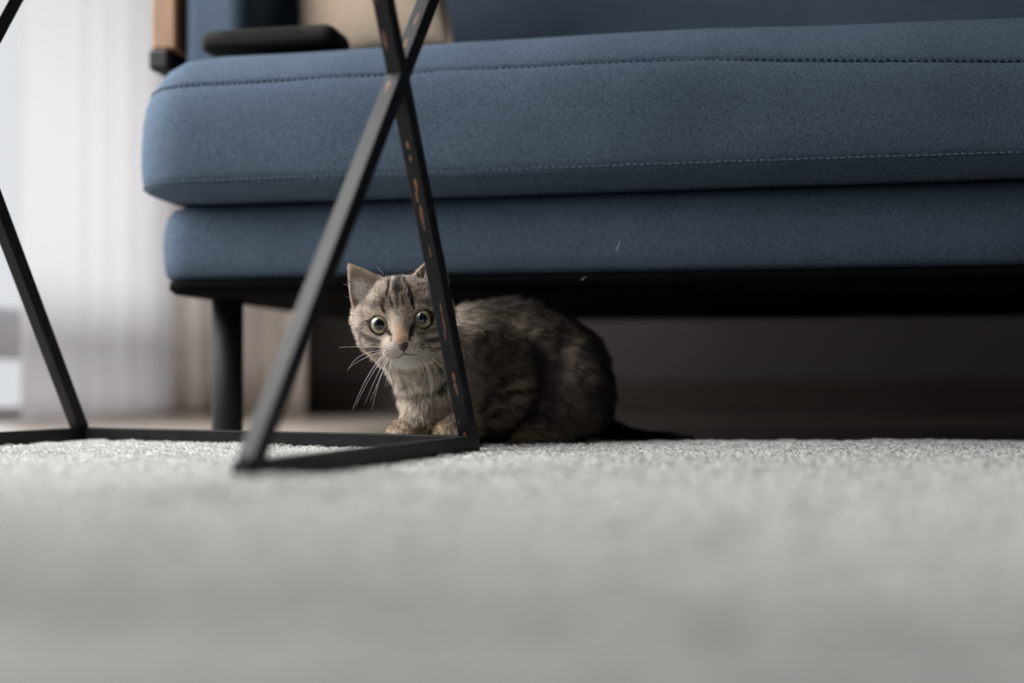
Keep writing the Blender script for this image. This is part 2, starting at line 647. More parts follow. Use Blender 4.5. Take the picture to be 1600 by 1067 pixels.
CR = (-0.038, W_SOFA + 0.02, -0.032, 0.62)       # seat cushion plan
cush_levels = [(0.12, .2395), (0.06, .2395), (0.040, .2412), (0.028, .2450), (0.016, .2492), (0.0075, .2526), (0.0045, .2540), (0.0050, .2550),
               (0.0030, .2570), (0.0012, .264), (0.0, .280), (0.0, .300), (0.0012, .322), (0.0042, .340), (0.0085, .3505), (0.0115, .3545), (0.0135, .3560),
               (0.0132, .3572), (0.0135, .3592), (0.0175, .3660), (0.027, .3785), (0.042, .389), (0.066, .3985), (0.10, .406), (0.15, .412), (0.21, .416), (0.29, .418)]
cushion = ring_solid('seat_cushion', CR, 0.075, [(a, z + ZF) for a, z in cush_levels], M['sofa'], sofa, sag, 0.0016, 21)
base_levels = [(0.05, .1585), (0.016, .159), (0.007, .1615), (0.002, .168), (0.0, .182), (-0.001, .200), (0.0, .215), (0.003, .228), (0.009, .236), (0.022, .2400), (0.06, .241)]
basep = ring_solid('seat_base', (-0.019, W_SOFA, 0.006, 0.66), 0.045, [(a, z + ZF) for a, z in base_levels], M['sofa'], sofa, None, 0.0008, 31)
lin_levels = [(0.03, .146), (0.012, .1475), (0.006, .152), (0.006, .1590)]
ring_solid('underside_lining', (-0.017, W_SOFA, 0, 0.66), 0.045, [(a, z + ZF) for a, z in lin_levels], M['lining'], sofa, None, 0.0006, 41)


def seam(name, o_, z, mat, step, size, parent, rect=CR, r=0.075, proud=0.0005):
    """a run of small stitches along the front and left end of the cushion"""
    pts = rr(*rect, o_, r, 10, (400, 60))
    # take front edge and the two front corners
    P_ = [Vector((x, y, z)) for x, y in pts if y < 0.25 and x < 1.05]
    P_.sort(key=lambda v: (0, -v.y) if v.x < rect[0] + o_ + 0.0005 else (1, v.x))
    V, F = [], []
    acc = 0.0
    nxt = 0.0
    for a, b in zip(P_[:-1], P_[1:]):
        L = (b - a).length
        if L > 0.05 or L < 1e-6:
            continue
        d = (b - a) / L
        while nxt <= acc + L:
            c_ = a + d * (nxt - acc)
            nrm = Vector((d.y, -d.x, 0))
            if nrm.y > 0.3 or nrm.x > 0.5:
                nrm = -nrm
            jit = random.uniform(-0.0003, 0.0003)
            cc = c_ + nrm * proud + Vector((0, 0, jit))
            k0 = len(V)
            for sx in (-1, 1):
                for sn in (-1, 1):
                    for sz in (-1, 1):
                        q_ = 0.7 if sn > 0 else 1.0
                        V.append(cc + d * (sx * size[0] * q_) + nrm * (sn * size[2]) + Vector((0, 0, sz * size[1] * q_)))
            for f in ((0, 1, 3, 2), (4, 6, 7, 5), (0, 4, 5, 1), (2, 3, 7, 6), (0, 2, 6, 4), (1, 5, 7, 3)):
                F.append(tuple(k0 + i for i in f))
            nxt += step
        acc += L
    Vn = np.array([list(v) for v in V])
    Vn = sag(Vn)
    ob = mesh_obj(name, Vn.tolist(), F, mat, parent, False)
    ob['kind'] = 'stuff'
    return ob


seam('top_stitching', 0.0118, .3548 + ZF, M['stitch_dark'], 0.0064, (0.0022, 0.0008, 0.0007), cushion)
seam('bottom_stitching', 0.0032, .2570 + ZF, M['stitch_light'], 0.0064, (0.0022, 0.0007, 0.0006), cushion)

# legs: local positions
for i, (px_, Yl) in enumerate(((355.5, 1.262),)):
    wx, wy = (px_ - 800) / FPX * Yl, Yl
    d = Vector((wx - SO.x, wy - SO.y))
    leg_local = Vector((d.dot(BU), d.dot(BV)))
LEG_R = 0.0170
for lx, ly in ((leg_local.x, leg_local.y), (W_SOFA - leg_local.x, leg_local.y), (0.30, 0.56), (W_SOFA - 0.3, 0.56)):
    tube('leg', [Vector((lx, ly, 0.0)), Vector((lx, ly, 0.004)), Vector((lx, ly, 0.150 + ZF))], [LEG_R * 0.96, LEG_R, LEG_R], M['black_metal'], sofa, 28)
# back and arm
box('back_frame', (-0.05, 0.67, 0.17 + ZF), (W_SOFA + 0.05, 0.74, 0.74 + ZF), M['sofa'], sofa, 0.02)
bl = [(0.06, .40), (0.02, .402), (0.006, .415), (0.0, .45), (-0.004, .52), (-0.004, .60), (0.0, .68), (0.008, .73), (0.03, .76), (0.06, .765)]
for k in range(2):
    x0 = 0.11 + k * 0.96
    cb = ring_solid('back_cushion', (x0, x0 + 0.95 if k == 0 else W_SOFA - 0.03, 0.47, 0.67), 0.07, [(a, z + ZF + 0.012) for a, z in bl], M['sofa'], sofa, None, 0.006, 51 + k, 8, (40, 10))
    cb['label'] = 'blue grey back cushion behind the beige pillow' if k == 0 else 'blue grey back cushion at the right end of the seat'
pl = [(0.03, .385), (0.014, .387), (0.006, .395), (0.0, .42), (0.0, .50), (0.0, .58), (0.006, .612), (0.014, .628), (0.03, .635)]
ring_solid('arm_pad', (-0.042, 0.040, 0.116, 0.46), 0.022, [(a, z + ZF) for a, z in pl], M['sofa'], sofa, None, 0.002, 61, 10, (14, 14))
# oak arm board with a black steel shoe at its front end
bm = bmesh.new()
add_box(bm, (-0.0585, 0.36, 0.536 + ZF), (0.032, 0.50, 0.206), None, 0.004)
bm_obj('arm_board', bm, M['wood'], sofa)
bm = bmesh.new()
add_box(bm, (-0.0625, 0.150, 0.422 + ZF), (0.025, 0.09, 0.024), None, 0.004)
add_box(bm, (-0.03, 0.32, 0.33 + ZF), (0.02, 0.03, 0.18), None, 0.003)
add_box(bm, (-0.055, 0.32, 0.420 + ZF), (0.05, 0.30, 0.024), None, 0.003)
o = bm_obj('arm_bracket', bm, M['black_metal'], sofa)
o['label'] = 'black steel shoe under the oak arm board'

# things lying on the seat
po = thing('black_pouch', 'flat black rounded pouch lying on the seat cushion under the beige pillow', 'pouch', SO, sofa.rotation_euler.z)
ppl = [(0.02, .4122), (0.006, .4124), (0.001, .4140), (0.0, .418), (0.0, .424), (0.003, .431), (0.010, .4345), (0.03, .436)]
ring_solid('pouch_body', (0.014, 0.168, 0.050, 0.110), 0.012, [(a, z + ZF) for a, z in ppl], M['pouch'], po, None, 0.001, 71, 8, (24, 8))
bm = bmesh.new()
add_box(bm, (0.085, 0.0492, 0.4285 + ZF), (0.09, 0.001, 0.0015))
bm_obj('zip', bm, M['pouch'], po)

# beige pillow: two domed faces meeting in a seam
pw = thing('throw_pillow', 'beige linen throw pillow leaning on the left arm of the sofa', 'pillow')
nu, nv = 40, 40
Pw, Ph, Pd = 0.180, 0.32, 0.034


def pillow_mesh():
    V, F = [], []
    for side in (1, -1):
        for j in range(nv + 1):
            for i in range(nu + 1):
                u, v = 2 * i / nu - 1, 2 * j / nv - 1
                pin = 1 - 0.05 * (1 - abs(u)) * abs(v) ** 3
                pin2 = 1 - 0.05 * (1 - abs(v)) * abs(u) ** 3
                h = max(0.0, (1 - u ** 2) * (1 - v ** 2)) ** 0.42
                V.append(Vector((u * Pw / 2 * pin2, -side * Pd * h, v * Ph / 2 * pin)))
    n1 = (nu + 1) * (nv + 1)
    for s_ in (0, 1):
        for j in range(nv):
            for i in range(nu):
                a = s_ * n1 + j * (nu + 1) + i
                f = (a, a + 1, a + nu + 2, a + nu + 1)
                F.append(f if s_ == 0 else f[::-1])
    return V, F


V, F = pillow_mesh()
o = mesh_obj('pillow_cover', V, F, M['pillow'], pw)
bm = bmesh.new(); bm.from_mesh(o.data); bmesh.ops.remove_doubles(bm, verts=bm.verts, dist=1e-5); bm.to_mesh(o.data); bm.free()
edgepts = []
for t in range(161):
    a = t / 160 * 4
    s_ = int(a) % 4
    f_ = (a - int(a)) * 2 - 1
    u, v = ((f_, -1), (1, f_), (-f_, 1), (-1, -f_))[s_]
    pin = 1 - 0.05 * (1 - abs(u)) * abs(v) ** 3
    pin2 = 1 - 0.05 * (1 - abs(v)) * abs(u) ** 3
    edgepts.append(Vector((u * Pw / 2 * pin2, 0, v * Ph / 2 * pin)))
tube('piping', edgepts, [0.0022] * len(edgepts), M['pillow'], pw, 6)
pc = at(568, 106, 1.378)
pw.location = (pc.x, pc.y, pc.z + Ph / 2)
pw.rotation_euler = (math.radians(-7), math.radians(-8), math.radians(-6))

# ---------------------------------------------------------------- side table
e1 = Vector((0.386, 0.9225, 0)).normalized()     # A -> B
e2 = Vector((-0.9225, 0.386, 0)).normalized()    # B -> C
T = 0.0125
ZT = 0.0097
B0 = Vector((-0.0275, 0.9795, 0))                # outer corner B in plan
LA, LB = 0.332, 0.440
tbl = thing('side_table', 'black steel side table with crossed legs standing on the grey rug', 'table', (B0.x, B0.y, 0))
off = Vector((B0.x, B0.y, 0))


def tp(q_, r_, z):
    """table point: q towards A along BA, r towards C along BC (from outer corner B), z up"""
    return -e1 * q_ + e2 * r_ + Vector((0, 0, z))


zc = ZT - T / 2
h = T / 2
up = Vector((0, 0, 1))
bar('base_bar', tp(0, h, zc), tp(LA, h, zc), up, T, M['steel'], tbl)
bar('base_bar', tp(h, T, zc), tp(h, LB - T, zc), up, T, M['steel'], tbl)
bar('base_bar', tp(0, LB - h, zc), tp(LA, LB - h, zc), up, T, M['steel'], tbl)
ZTOP = 0.50
legs_AB = []
for (r_, qx, zx) in ((h, 0.1350, 0.2860), (LB - h, 0.157, 0.302)):
    Xn = tp(qx, r_, zx)
    qa = LA - 0.0095
    qb = 0.0095
    ta, tb = (ZTOP - ZT) / (zx - ZT), (ZTOP - ZT) / (zx - ZT)
    q_from_a = qa + (qx - qa) * ta
    q_from_b = qb + (qx - qb) * tb
    l1 = bar('leg', tp(qa, r_, ZT - 0.002), Xn, e2, T, M['steel'], tbl, 0, 0.004)
    l2 = bar('leg', tp(qb, r_, ZT - 0.002), Xn, e2, T * 0.998, M['steel'], tbl, 0, 0.004)
    l3 = bar('leg', Xn, tp(q_from_a, r_, ZTOP), e2, T * 0.996, M['steel'], tbl, 0.003, 0)
    l4 = bar('leg', Xn, tp(q_from_b, r_, ZTOP), e2, T * 0.994, M['steel'], tbl, 0.003, 0)
    if r_ == h:
        legs_AB = [(l2, tp(qb, r_, ZT - 0.002), Xn), (l4, Xn, tp(q_from_b, r_, ZTOP)), (l1, tp(qa, r_, ZT - 0.002), Xn), (l3, Xn, tp(q_from_a, r_, ZTOP))]
        qlo, qhi = min(q_from_a, q_from_b), max(q_from_a, q_from_b)
for r_ in (h, LB - h):
    bar('top_bar', tp(qlo - T / 2, r_, ZTOP + h), tp(qhi + T / 2, r_, ZTOP + h), up, T, M['steel'], tbl)
for q_ in (qlo, qhi):
    bar('top_bar', tp(q_, T, ZTOP + h), tp(q_, LB - T, ZTOP + h), up, T, M['steel'], tbl)
R3 = Matrix((e1, e2, up)).transposed()
bm = bmesh.new()
add_box(bm, tp((qlo + qhi) / 2, LB / 2, ZTOP + T + 0.004), (qhi - qlo + 0.03, LB + 0.02, 0.008), R3, 0.001)
o = bm_obj('table_top', bm, M['glass'], tbl)
o['label'] = 'clear glass top'


def wear(leg, a, b, spots):
    """thin bare patches on the outward face of a leg; t along the leg, length, width, sideways shift"""
    d = (b - a).normalized()
    n_ = -(e1 - d * e1.dot(d)).normalized()
    s_ = n_.cross(d).normalized()
    for (t, ln_, wd, sh) in spots:
        ln_, wd = ln_ * 1.2, wd * 1.0
        c_ = a.lerp(b, t) + n_ * (T / 2 + 0.0001) + s_ * sh
        k = 10
        V, F = [], []
        for i in range(k):
            an = 2 * math.pi * i / k
            j = random.uniform(0.6, 1.15)
            V.append(c_ + d * (math.cos(an) * ln_ / 2 * j) + s_ * (math.sin(an) * wd / 2 * j))
        V.append(c_ + n_ * 0.00012)
        for i in range(k):
            F.append((i, (i + 1) % k, k))
        mesh_obj('wear_mark', V, F, M['wear'], leg, False)


l2, a_, b_ = legs_AB[0]
wear(l2, a_, b_, [(0.835, .007, .003, 0), (0.80, .006, .003, 0), (0.735, .012, .003, 0), (0.70, .009, .0025, .001), (0.655, .014, .0032, 0), (0.62, .006, .002, 0),
                  (0.555, .01, .0015, -.001), (0.40, .012, .0018, -.001), (0.355, .016, .0018, -.001), (0.325, .010, .0015, 0), (0.20, .008, .003, -.0005), (0.165, .016, .0030, -.0005),
                  (0.06, .005, .001, .003), (0.02, .006, .004, 0)])
l4, a_, b_ = legs_AB[1]
wear(l4, a_, b_, [(0.12, .012, .003, .002), (0.30, .03, .003, .002), (0.40, .012, .003, .001)])
l1, a_, b_ = legs_AB[2]
wear(l1, a_, b_, [(0.95, .012, .0035, .001)])
l3, a_, b_ = legs_AB[3]
wear(l3, a_, b_, [(0.10, .016, .003, 0), (0.22, .014, .002, -.001)])

# ---------------------------------------------------------------- kitten
SC = 1.0
TH = math.radians(7.6)
HO = np.array(at(627.5, 503.5, 1.0))
HR = np.array([math.cos(TH), 0, math.sin(TH)])
HB = np.array([-math.sin(TH), 0, math.cos(TH)])
HF = np.array([0.0, -1.0, 0.0])
HM = np.stack([HR, HB, HF])                      # rows: world -> head (a, b, c)


def to_head(P):
    return (P - HO) @ HM.T * 1000.0              # millimetres


def head_w(a, b, c_):
    return HO + (HR * a + HB * b + HF * c_) / 1000.0


VX = 0.0014
lo = np.array([-0.165, 0.965, -0.016])
hi = np.array([0.200, 1.235, 0.185])
dims = np.ceil((hi - lo) / VX).astype(int)
FIELD = np.full(dims, 0.03, np.float32)


def region(c0, c1, pad):
    i0 = np.maximum(0, np.floor((np.array(c0) - pad - lo) / VX).astype(int))
    i1 = np.minimum(dims, np.ceil((np.array(c1) + pad - lo) / VX).astype(int) + 1)
    sl = tuple(slice(a, b) for a, b in zip(i0, i1))
    g = [lo[k] + VX * np.arange(i0[k], i1[k], dtype=np.float32) for k in range(3)]
    X_, Y_, Z_ = np.meshgrid(*g, indexing='ij')
    return sl, np.stack([X_, Y_, Z_], -1)


def smin(a, b, k):
    h_ = np.clip(0.5 + 0.5 * (b - a) / k, 0, 1)
    return b + (a - b) * h_ - k * h_ * (1 - h_)


def put(sl, d, k, sub=False):
    f = FIELD[sl]
    FIELD[sl] = -smin(-f, d, k) if sub else smin(f, d, k)


def ellipsoid(c_, r, Mx=None, k=0.012, sub=False):
    """Mx rows: the axes of the ellipsoid"""
    c_, r = np.array(c_, float), np.array(r, float)
    Mx = np.eye(3) if Mx is None else Mx
    R_ = r.max()
    sl, P = region(c_ - R_, c_ + R_, 0.024)
    q_ = (P - c_.astype(np.float32)) @ Mx.T.astype(np.float32)
    k0 = np.linalg.norm(q_ / r, axis=-1)
    k1 = np.linalg.norm(q_ / (r * r), axis=-1) + 1e-9
    put(sl, (k0 * (k0 - 1) / k1).astype(np.float32), k, sub)


def capsule(pa, pb, ra, rb, k=0.008, sub=False):
    pa, pb = np.array(pa, float), np.array(pb, float)
    mn, mx_ = np.minimum(pa, pb) - max(ra, rb), np.maximum(pa, pb) + max(ra, rb)
    sl, P = region(mn, mx_, 0.024)
    d = pb - pa
    t = np.clip(((P - pa) @ d) / (d @ d), 0, 1)
    q_ = np.linalg.norm(P - pa - t[..., None] * d, axis=-1) - (ra + (rb - ra) * t)
    put(sl, q_.astype(np.float32), k, sub)


def hell(a, b, c_, ra, rb, rc, k=0.010, sub=False, roll=0.0):
    Mx = HM
    if roll:
        cr, sr = math.cos(roll), math.sin(roll)
        Mx = np.stack([HR * cr + HB * sr, -HR * sr + HB * cr, HF])
    ellipsoid(head_w(a, b, c_), (ra / 1000, rb / 1000, rc / 1000), Mx, k, sub)


def hcap(p0, p1, r0, r1, k=0.006, sub=False):
    capsule(head_w(*p0), head_w(*p1), r0 / 1000, r1 / 1000, k, sub)


# --- body
A = lambda x, y, Y: np.array(at(x, y, Y))
ellipsoid(A(738, 570, 1.095), (.050, .044, .056), None, .02)           # shoulders
ellipsoid(A(800, 563, 1.125), (.060, .046, .061), None, .02)           # back
ellipsoid(A(868, 592, 1.145), (.056, .048, .060), None, .02)           # rump
ellipsoid(A(880, 640, 1.140), (.047, .046, .034), None, .02)
ellipsoid(A(790, 640, 1.120), (.062, .042, .034), None, .02)           # belly
ellipsoid(A(883, 617, 1.100), (.038, .020, .043), None, .010)          # thigh
capsule(A(850, 650, 1.085), A(838, 672, 1.075), .018, .012, .012)      # hind shin
capsule(A(880, 679, 1.082), A(822, 682, 1.066), .0085, .0085, .010)    # hind foot
ellipsoid(A(690, 622, 1.090), (.036, .036, .040), None, .016)          # chest
ellipsoid(A(676, 598, 1.078), (.031, .032, .030), None, .016)
capsule(A(640, 540, 1.055), A(715, 570, 1.095), .028, .036, .02)       # neck
# near foreleg (the kitten's left): elbow by the ribs, forearm along the rug
ellipsoid(A(775, 612, 1.080), (.030, .018, .028), None, .012)
capsule(A(775, 650, 1.075), A(712, 667, 1.050), .0145, .0115, .010)
ellipsoid(A(699, 675, 1.042), (.0125, .0145, .0090), None, .006)
# far foreleg (the kitten's right)
capsule(A(664, 620, 1.07), A(652, 664, 1.055), .019, .0125, .010)
capsule(A(652, 666, 1.055), A(634, 674, 1.046), .0120, .0100, .008)
ellipsoid(A(624, 677, 1.040), (.0125, .0140, .0088), None, .006)
for bx, by, bY in ((699, 681, 1.030), (623, 682, 1.029)):              # toes
    for j in (-1.5, -0.5, 0.5, 1.5):
        c_ = A(bx, by, bY) + np.array([j * .0056, .0012 * abs(j), 0])
        ellipsoid(c_, (.0038, .0062, .0056), None, .0020)
for j in (-1, 0, 1):
    c_ = A(816, 684, 1.060) + np.array([j * .0055, .0012 * abs(j), 0])
    ellipsoid(c_, (.0038, .006, .0056), None, .0020)
# tail along the floor, to the right
tl = [A(925, 665, 1.185), A(962, 680, 1.185), A(1000, 686, 1.185), A(1040, 688, 1.178), A(1078, 689, 1.165)]
tr_ = [.0135, .0100, .0080, .0068, .0045]
for i in range(4):
    capsule(tl[i], tl[i + 1], tr_[i], tr_[i + 1], .006)

# --- head (millimetres: right, up, towards the viewer)
hell(0, 6, -24, 35, 32, 34, .012)
hell(0, 20, -14, 27, 19, 24, .012)
for s in (-1, 1):
    hell(s * 23.5, -9, -16, 16.5, 17, 20, .012)        # cheeks
    hell(s * 28, 6, -22, 17, 17, 18, .012)             # temples
    hell(s * 19, 11, -2, 8, 5, 8, .008)              # brows
    hell(s * 8, -23.5, 12, 9, 7.5, 8.5, .005)        # whisker pads
hell(0, -18, 4, 17, 12, 14, .010)
hcap((0, 12, 1), (0, -16, 18), 9.0, 5.5, .008)       # bridge of the nose
hell(0, -21, 17, 5.6, 4.2, 4.5, .004)
hell(0, -33, 9, 9.5, 5.5, 8, .005)                   # chin
hell(0, -26, -14, 26, 14, 20, .012)                  # jaw and throat
for s in (-1, 1):
    hell(s * 19.1, 0, 1.2, 8.8, 8.6, 9.0, .003, True)    # eye sockets


def ear(s):
    bi, bo, tip = np.array([14.0, 41.0]), np.array([43.0, 16.0]), np.array([43.0, 60.5])
    mid = (bi + bo) / 2
    wv = (bo - bi) / np.linalg.norm(bo - bi)
    half = np.linalg.norm(bo - bi) / 2
    c0 = head_w(-70, -10, -40), head_w(70, 75, 10)
    mn, mx_ = np.minimum(*c0), np.maximum(*c0)
    mn[1], mx_[1] = HO[1] - .012, HO[1] + .045
    sl, P = region(mn, mx_, 0.0)
    H = to_head(P.reshape(-1, 3).astype(float))
    a, b, c_ = H[:, 0] * s, H[:, 1], H[:, 2]

    def cone(half_, depth, cz, lift, tipshort):
        ax = (tip - mid)
        # solve position = mid + h*ax + w*wv in the (a, b) plane
        det = ax[0] * wv[1] - ax[1] * wv[0]
        da, db = a - mid[0], b - mid[1]
        h_ = (da * wv[1] - db * wv[0]) / det
        w_ = (ax[0] * db - ax[1] * da) / det
        hh = np.clip(h_, -0.35, 1.0)
        prof = np.clip((1 - hh * tipshort), 0.0, None)
        hw = half_ * np.power(prof, 0.92) * (1 + 0.10 * np.sin(np.clip(hh, 0, 1) * math.pi)) + 0.6
        hd = depth * np.power(prof, 0.85) + 0.6
        cc = cz - 3.0 * hh
        qn = np.sqrt((w_ / hw) ** 2 + ((c_ - cc) / hd) ** 2)
        d = (qn - 1) * np.minimum(hw, hd)
        d = np.maximum(d, (h_ - 1.0) * np.linalg.norm(ax))
        d = np.maximum(d, (-0.35 - h_) * np.linalg.norm(ax))
        return d
    outer = cone(half, 10.0, -18.0, 0, 0.985)
    inner = cone(half * 0.84, 10.0, -11.5, 0, 1.04)
    # do not cut into the skull
    det = None
    d = np.maximum(outer, -inner)
    f = FIELD[sl]
    shp = f.shape
    skull = f.reshape(-1).astype(float)
    cut = np.maximum(skull / 1.0, 0) * 0
    res = smin(skull, d / 1000.0, .004)
    FIELD[sl] = res.reshape(shp).astype(np.float32)


ear(-1)
ear(1)


def surface_nets(F_):
    """iso-surface of F_ at 0: one vertex per cell that the surface crosses"""
    ins = F_ < 0
    c_ = np.zeros(np.array(F_.shape) - 1, np.int8)
    for dx in (0, 1):
        for dy in (0, 1):
            for dz in (0, 1):
                c_ += ins[dx:F_.shape[0] - 1 + dx, dy:F_.shape[1] - 1 + dy, dz:F_.shape[2] - 1 + dz]
    act = (c_ > 0) & (c_ < 8)
    ijk = np.argwhere(act)
    vid = np.full(act.shape, -1, np.int64)
    vid[act] = np.arange(len(ijk))
    acc = np.zeros((len(ijk), 3)); cnt = np.zeros(len(ijk))
    corners = [np.array(k) for k in np.ndindex(2, 2, 2)]
    val = {tuple(k): F_[ijk[:, 0] + k[0], ijk[:, 1] + k[1], ijk[:, 2] + k[2]].astype(float) for k in corners}
    for axis in range(3):
        for k in corners:
            if k[axis] == 0:
                k2 = k.copy(); k2[axis] = 1
                v0, v1 = val[tuple(k)], val[tuple(k2)]
                x = (v0 < 0) != (v1 < 0)
                t = np.where(x, v0 / np.where(x, v0 - v1, 1), 0)
                pt = np.tile(k.astype(float), (len(ijk), 1)); pt[:, axis] += t
                acc += pt * x[:, None]; cnt += x
    verts = ijk + acc / cnt[:, None]
    quads = []
    for axis in range(3):
        u, v = [(1, 2), (2, 0), (0, 1)][axis]
        s0 = [slice(1, -1)] * 3
        s0[axis] = slice(0, -1)
        s1 = [slice(1, -1)] * 3
        s1[axis] = slice(1, None)
        a, b = ins[tuple(s0)], ins[tuple(s1)]
        e = np.argwhere(a != b)
        inside_first = a[a != b]
        e = e + 1
        e[:, axis] -= 1
        o = []
        for du, dv in ((0, 0), (1, 0), (1, 1), (0, 1)):
            q_ = e.copy(); q_[:, u] -= du; q_[:, v] -= dv
            o.append(vid[q_[:, 0], q_[:, 1], q_[:, 2]])
        qd = np.stack(o, -1)
        qd[~inside_first] = qd[~inside_first][:, ::-1]
        quads.append(qd)
    return verts, np.concatenate(quads)


zz_ = lo[2] + VX * np.arange(dims[2])
yy_ = lo[1] + VX * np.arange(dims[1])
floor_here = np.where(yy_ < 1.125, -0.0026, -0.0112)
FIELD = np.maximum(FIELD, (floor_here[None, :, None] - zz_[None, None, :]).astype(np.float32))
FIELD[0], FIELD[-1], FIELD[:, 0], FIELD[:, -1], FIELD[:, :, 0], FIELD[:, :, -1] = (0.03,) * 6
V, Q = surface_nets(FIELD)
V = lo + V * VX
# one light smoothing pass
for _ in range(2):
    sm = np.zeros_like(V); ct = np.zeros(len(V))
    for a, b in ((0, 1), (1, 2), (2, 3), (3, 0)):
        np.add.at(sm, Q[:, a], V[Q[:, b]]); np.add.at(ct, Q[:, a], 1)
        np.add.at(sm, Q[:, b], V[Q[:, a]]); np.add.at(ct, Q[:, b], 1)
    V = V * 0.5 + 0.5 * sm / np.maximum(ct, 1)[:, None]

# vertex normals
fn = np.cross(V[Q[:, 2]] - V[Q[:, 0]], V[Q[:, 3]] - V[Q[:, 1]])
VN = np.zeros_like(V)
for k in range(4):
    np.add.at(VN, Q[:, k], fn)
VN /= np.linalg.norm(VN, axis=1)[:, None] + 1e-12


# --- coat pattern plus shade on the body, painted in the kitten's own measures
def hpx(x, y):
    dx, dy = x - 627.5, y - 503.5
    c_, s_ = math.cos(TH), math.sin(TH)
    return np.array([(dx * c_ - dy * s_), -(dx * s_ + dy * c_)]) * 0.5618


def seg_dist(p_, a, b):
    d = b - a
    t = np.clip(((p_ - a) @ d) / (d @ d + 1e-9), 0, 1)
    return np.linalg.norm(p_ - a - t[:, None] * d, axis=1)


def stroke(p_, pts, wd, soft=0.5):
    d = np.full(len(p_), 1e9)
    if len(pts) == 1:
        d = np.linalg.norm(p_ - pts[0], axis=1)
    for a, b in zip(pts[:-1], pts[1:]):
        d = np.minimum(d, seg_dist(p_, a, b))
    return np.clip((wd * (1 + soft) - d) / (2 * wd * soft + 1e-9), 0, 1)


HEAD_DARK = [  # photo-measured strokes on the face, half-width in mm, strength
    ([(607, 436), (607, 452), (606, 466)], 1.5, 1), ([(603, 473), (601, 480), (603, 488)], 1.7, 1),
    ([(631, 437), (637, 452), (642, 466)], 1.6, 1), ([(644, 469), (646, 476), (648, 483)], 1.5, 1),
    ([(622, 436), (621, 446), (622, 458)], 3.2, .9), ([(614, 444), (616, 458)], 1.0, .6), ([(628, 444), (629, 456)], 1.0, .6),
    ([(612, 467), (613, 474), (616, 481)], 1.0, .9), ([(623, 462), (623, 483)], 1.4, .75), ([(633, 464), (632, 470), (632, 480)], 0.9, .85),
    ([(618, 486), (624, 492)], 2.5, .25), ([(588, 482), (592, 478)], 2.5, .4), ([(658, 477), (664, 474)], 2.5, .35),
    ([(584, 500), (574, 505), (567, 509), (563, 518), (563, 532)], 1.2, .85), ([(676, 491), (690, 492), (700, 496)], 1.3, .95),
    ([(568, 522), (578, 529), (594, 534)], 2.0, .65), ([(574, 541), (584, 545), (596, 545)], 1.5, .75), ([(566, 535), (570, 546)], 1.3, .6),
    ([(655, 522), (672, 518), (690, 512)], 2.0, .6), ([(668, 533), (684, 528), (700, 530)], 1.9, .75), ([(672, 545), (690, 543), (702, 540)], 1.7, .7),
    ([(600, 546)], .6, .9), ([(605, 545)], .6, .9), ([(609, 544)], .6, .9), ([(601, 551)], .6, .9), ([(606, 550)], .6, .9), ([(611, 549)], .6, .8), ([(606, 556)], .6, .7), ([(611, 555)], .6, .7),
    ([(652, 540)], .7, .9), ([(658, 539), (664, 539)], .6, .9), ([(652, 545)], .7, .9), ([(658, 544), (664, 545)], .6, .9), ([(655, 550)], .6, .7), ([(661, 551)], .6, .7),
    ([(609, 519), (613, 524)], 1.9, .95), ([(646, 511), (644, 519), (645, 524)], 2.1, .95), ([(615, 529), (614, 533)], 1.0, .9), ([(643, 526), (643, 532)], 1.3, .9),
    ([(566, 470), (576, 478), (586, 478)], 3.0, .35), ([(675, 455), (690, 470)], 4.0, .45), ([(672, 478), (690, 478)], 3.0, .35),
    ([(560, 490), (565, 478)], 2.0, .35),
]
BODY_DARK = [  # as seen from the side, pixels, half-width px, strength
    ([(745, 645), (765, 612), (790, 590), (824, 578)], 4.0, .95), ([(752, 618), (775, 592), (805, 572), (826, 566)], 3.0, .7),
    ([(775, 622), (795, 612), (824, 606)], 5.0, .95), ([(755, 660), (770, 640), (790, 635), (810, 633)], 3.2, .9), ([(750, 668), (768, 672)], 3.5, .9),
    ([(760, 648), (780, 645)], 3.0, .8), ([(735, 600), (760, 575), (785, 562)], 3.0, .6),
    ([(736, 525), (738, 560)], 5.0, .5), ([(757, 520), (758, 560)], 5.0, .55), ([(777, 520), (780, 556)], 5.0, .5), ([(796, 530), (800, 556)], 4.0, .45),
    ([(828, 540), (842, 570), (842, 615), (828, 645)], 15.0, .9), ([(868, 520), (866, 560), (862, 600), (852, 650)], 8.0, .6),
    ([(715, 458), (760, 456), (820, 458), (875, 476), (918, 508), (948, 560), (964, 620)], 24.0, .92),  # spine marking, widened and deepened to paint in shade under the sofa
    ([(905, 548), (930, 560), (945, 590)], 8.0, .55), ([(900, 590), (920, 620), (915, 660)], 7.0, .4), ([(940, 610), (950, 660), (1000, 682), (1090, 690)], 18.0, .85),
    ([(830, 500), (850, 485)], 6.0, .5), ([(700, 562), (690, 572)], 5.0, .9), ([(702, 584), (690, 600), (672, 608)], 4.5, .95),
    ([(666, 606), (640, 614), (618, 612)], 3.5, .75), ([(690, 640), (712, 632)], 3.0, .3), ([(640, 648), (660, 655)], 4.0, .4), ([(610, 600), (618, 590)], 3.0, .35), ([(668, 632), (690, 628), (708, 618)], 2.5, .45),
    ([(655, 672), (668, 664)], 4.0, .5), ([(720, 560), (715, 590)], 5, .5),
]
BODY_LITE = [
    ([(796, 505), (826, 520), (845, 545)], 9.0, .8), ([(886, 548), (892, 530), (905, 528)], 8.0, .8), ([(850, 560), (852, 600), (842, 640)], 4.0, .45),
    ([(886, 560), (884, 600)], 5.0, .45), ([(770, 630), (800, 622)], 4.0, .5), ([(790, 598), (822, 592)], 3.5, .5), ([(720, 500), (770, 480)], 18, .25),
]


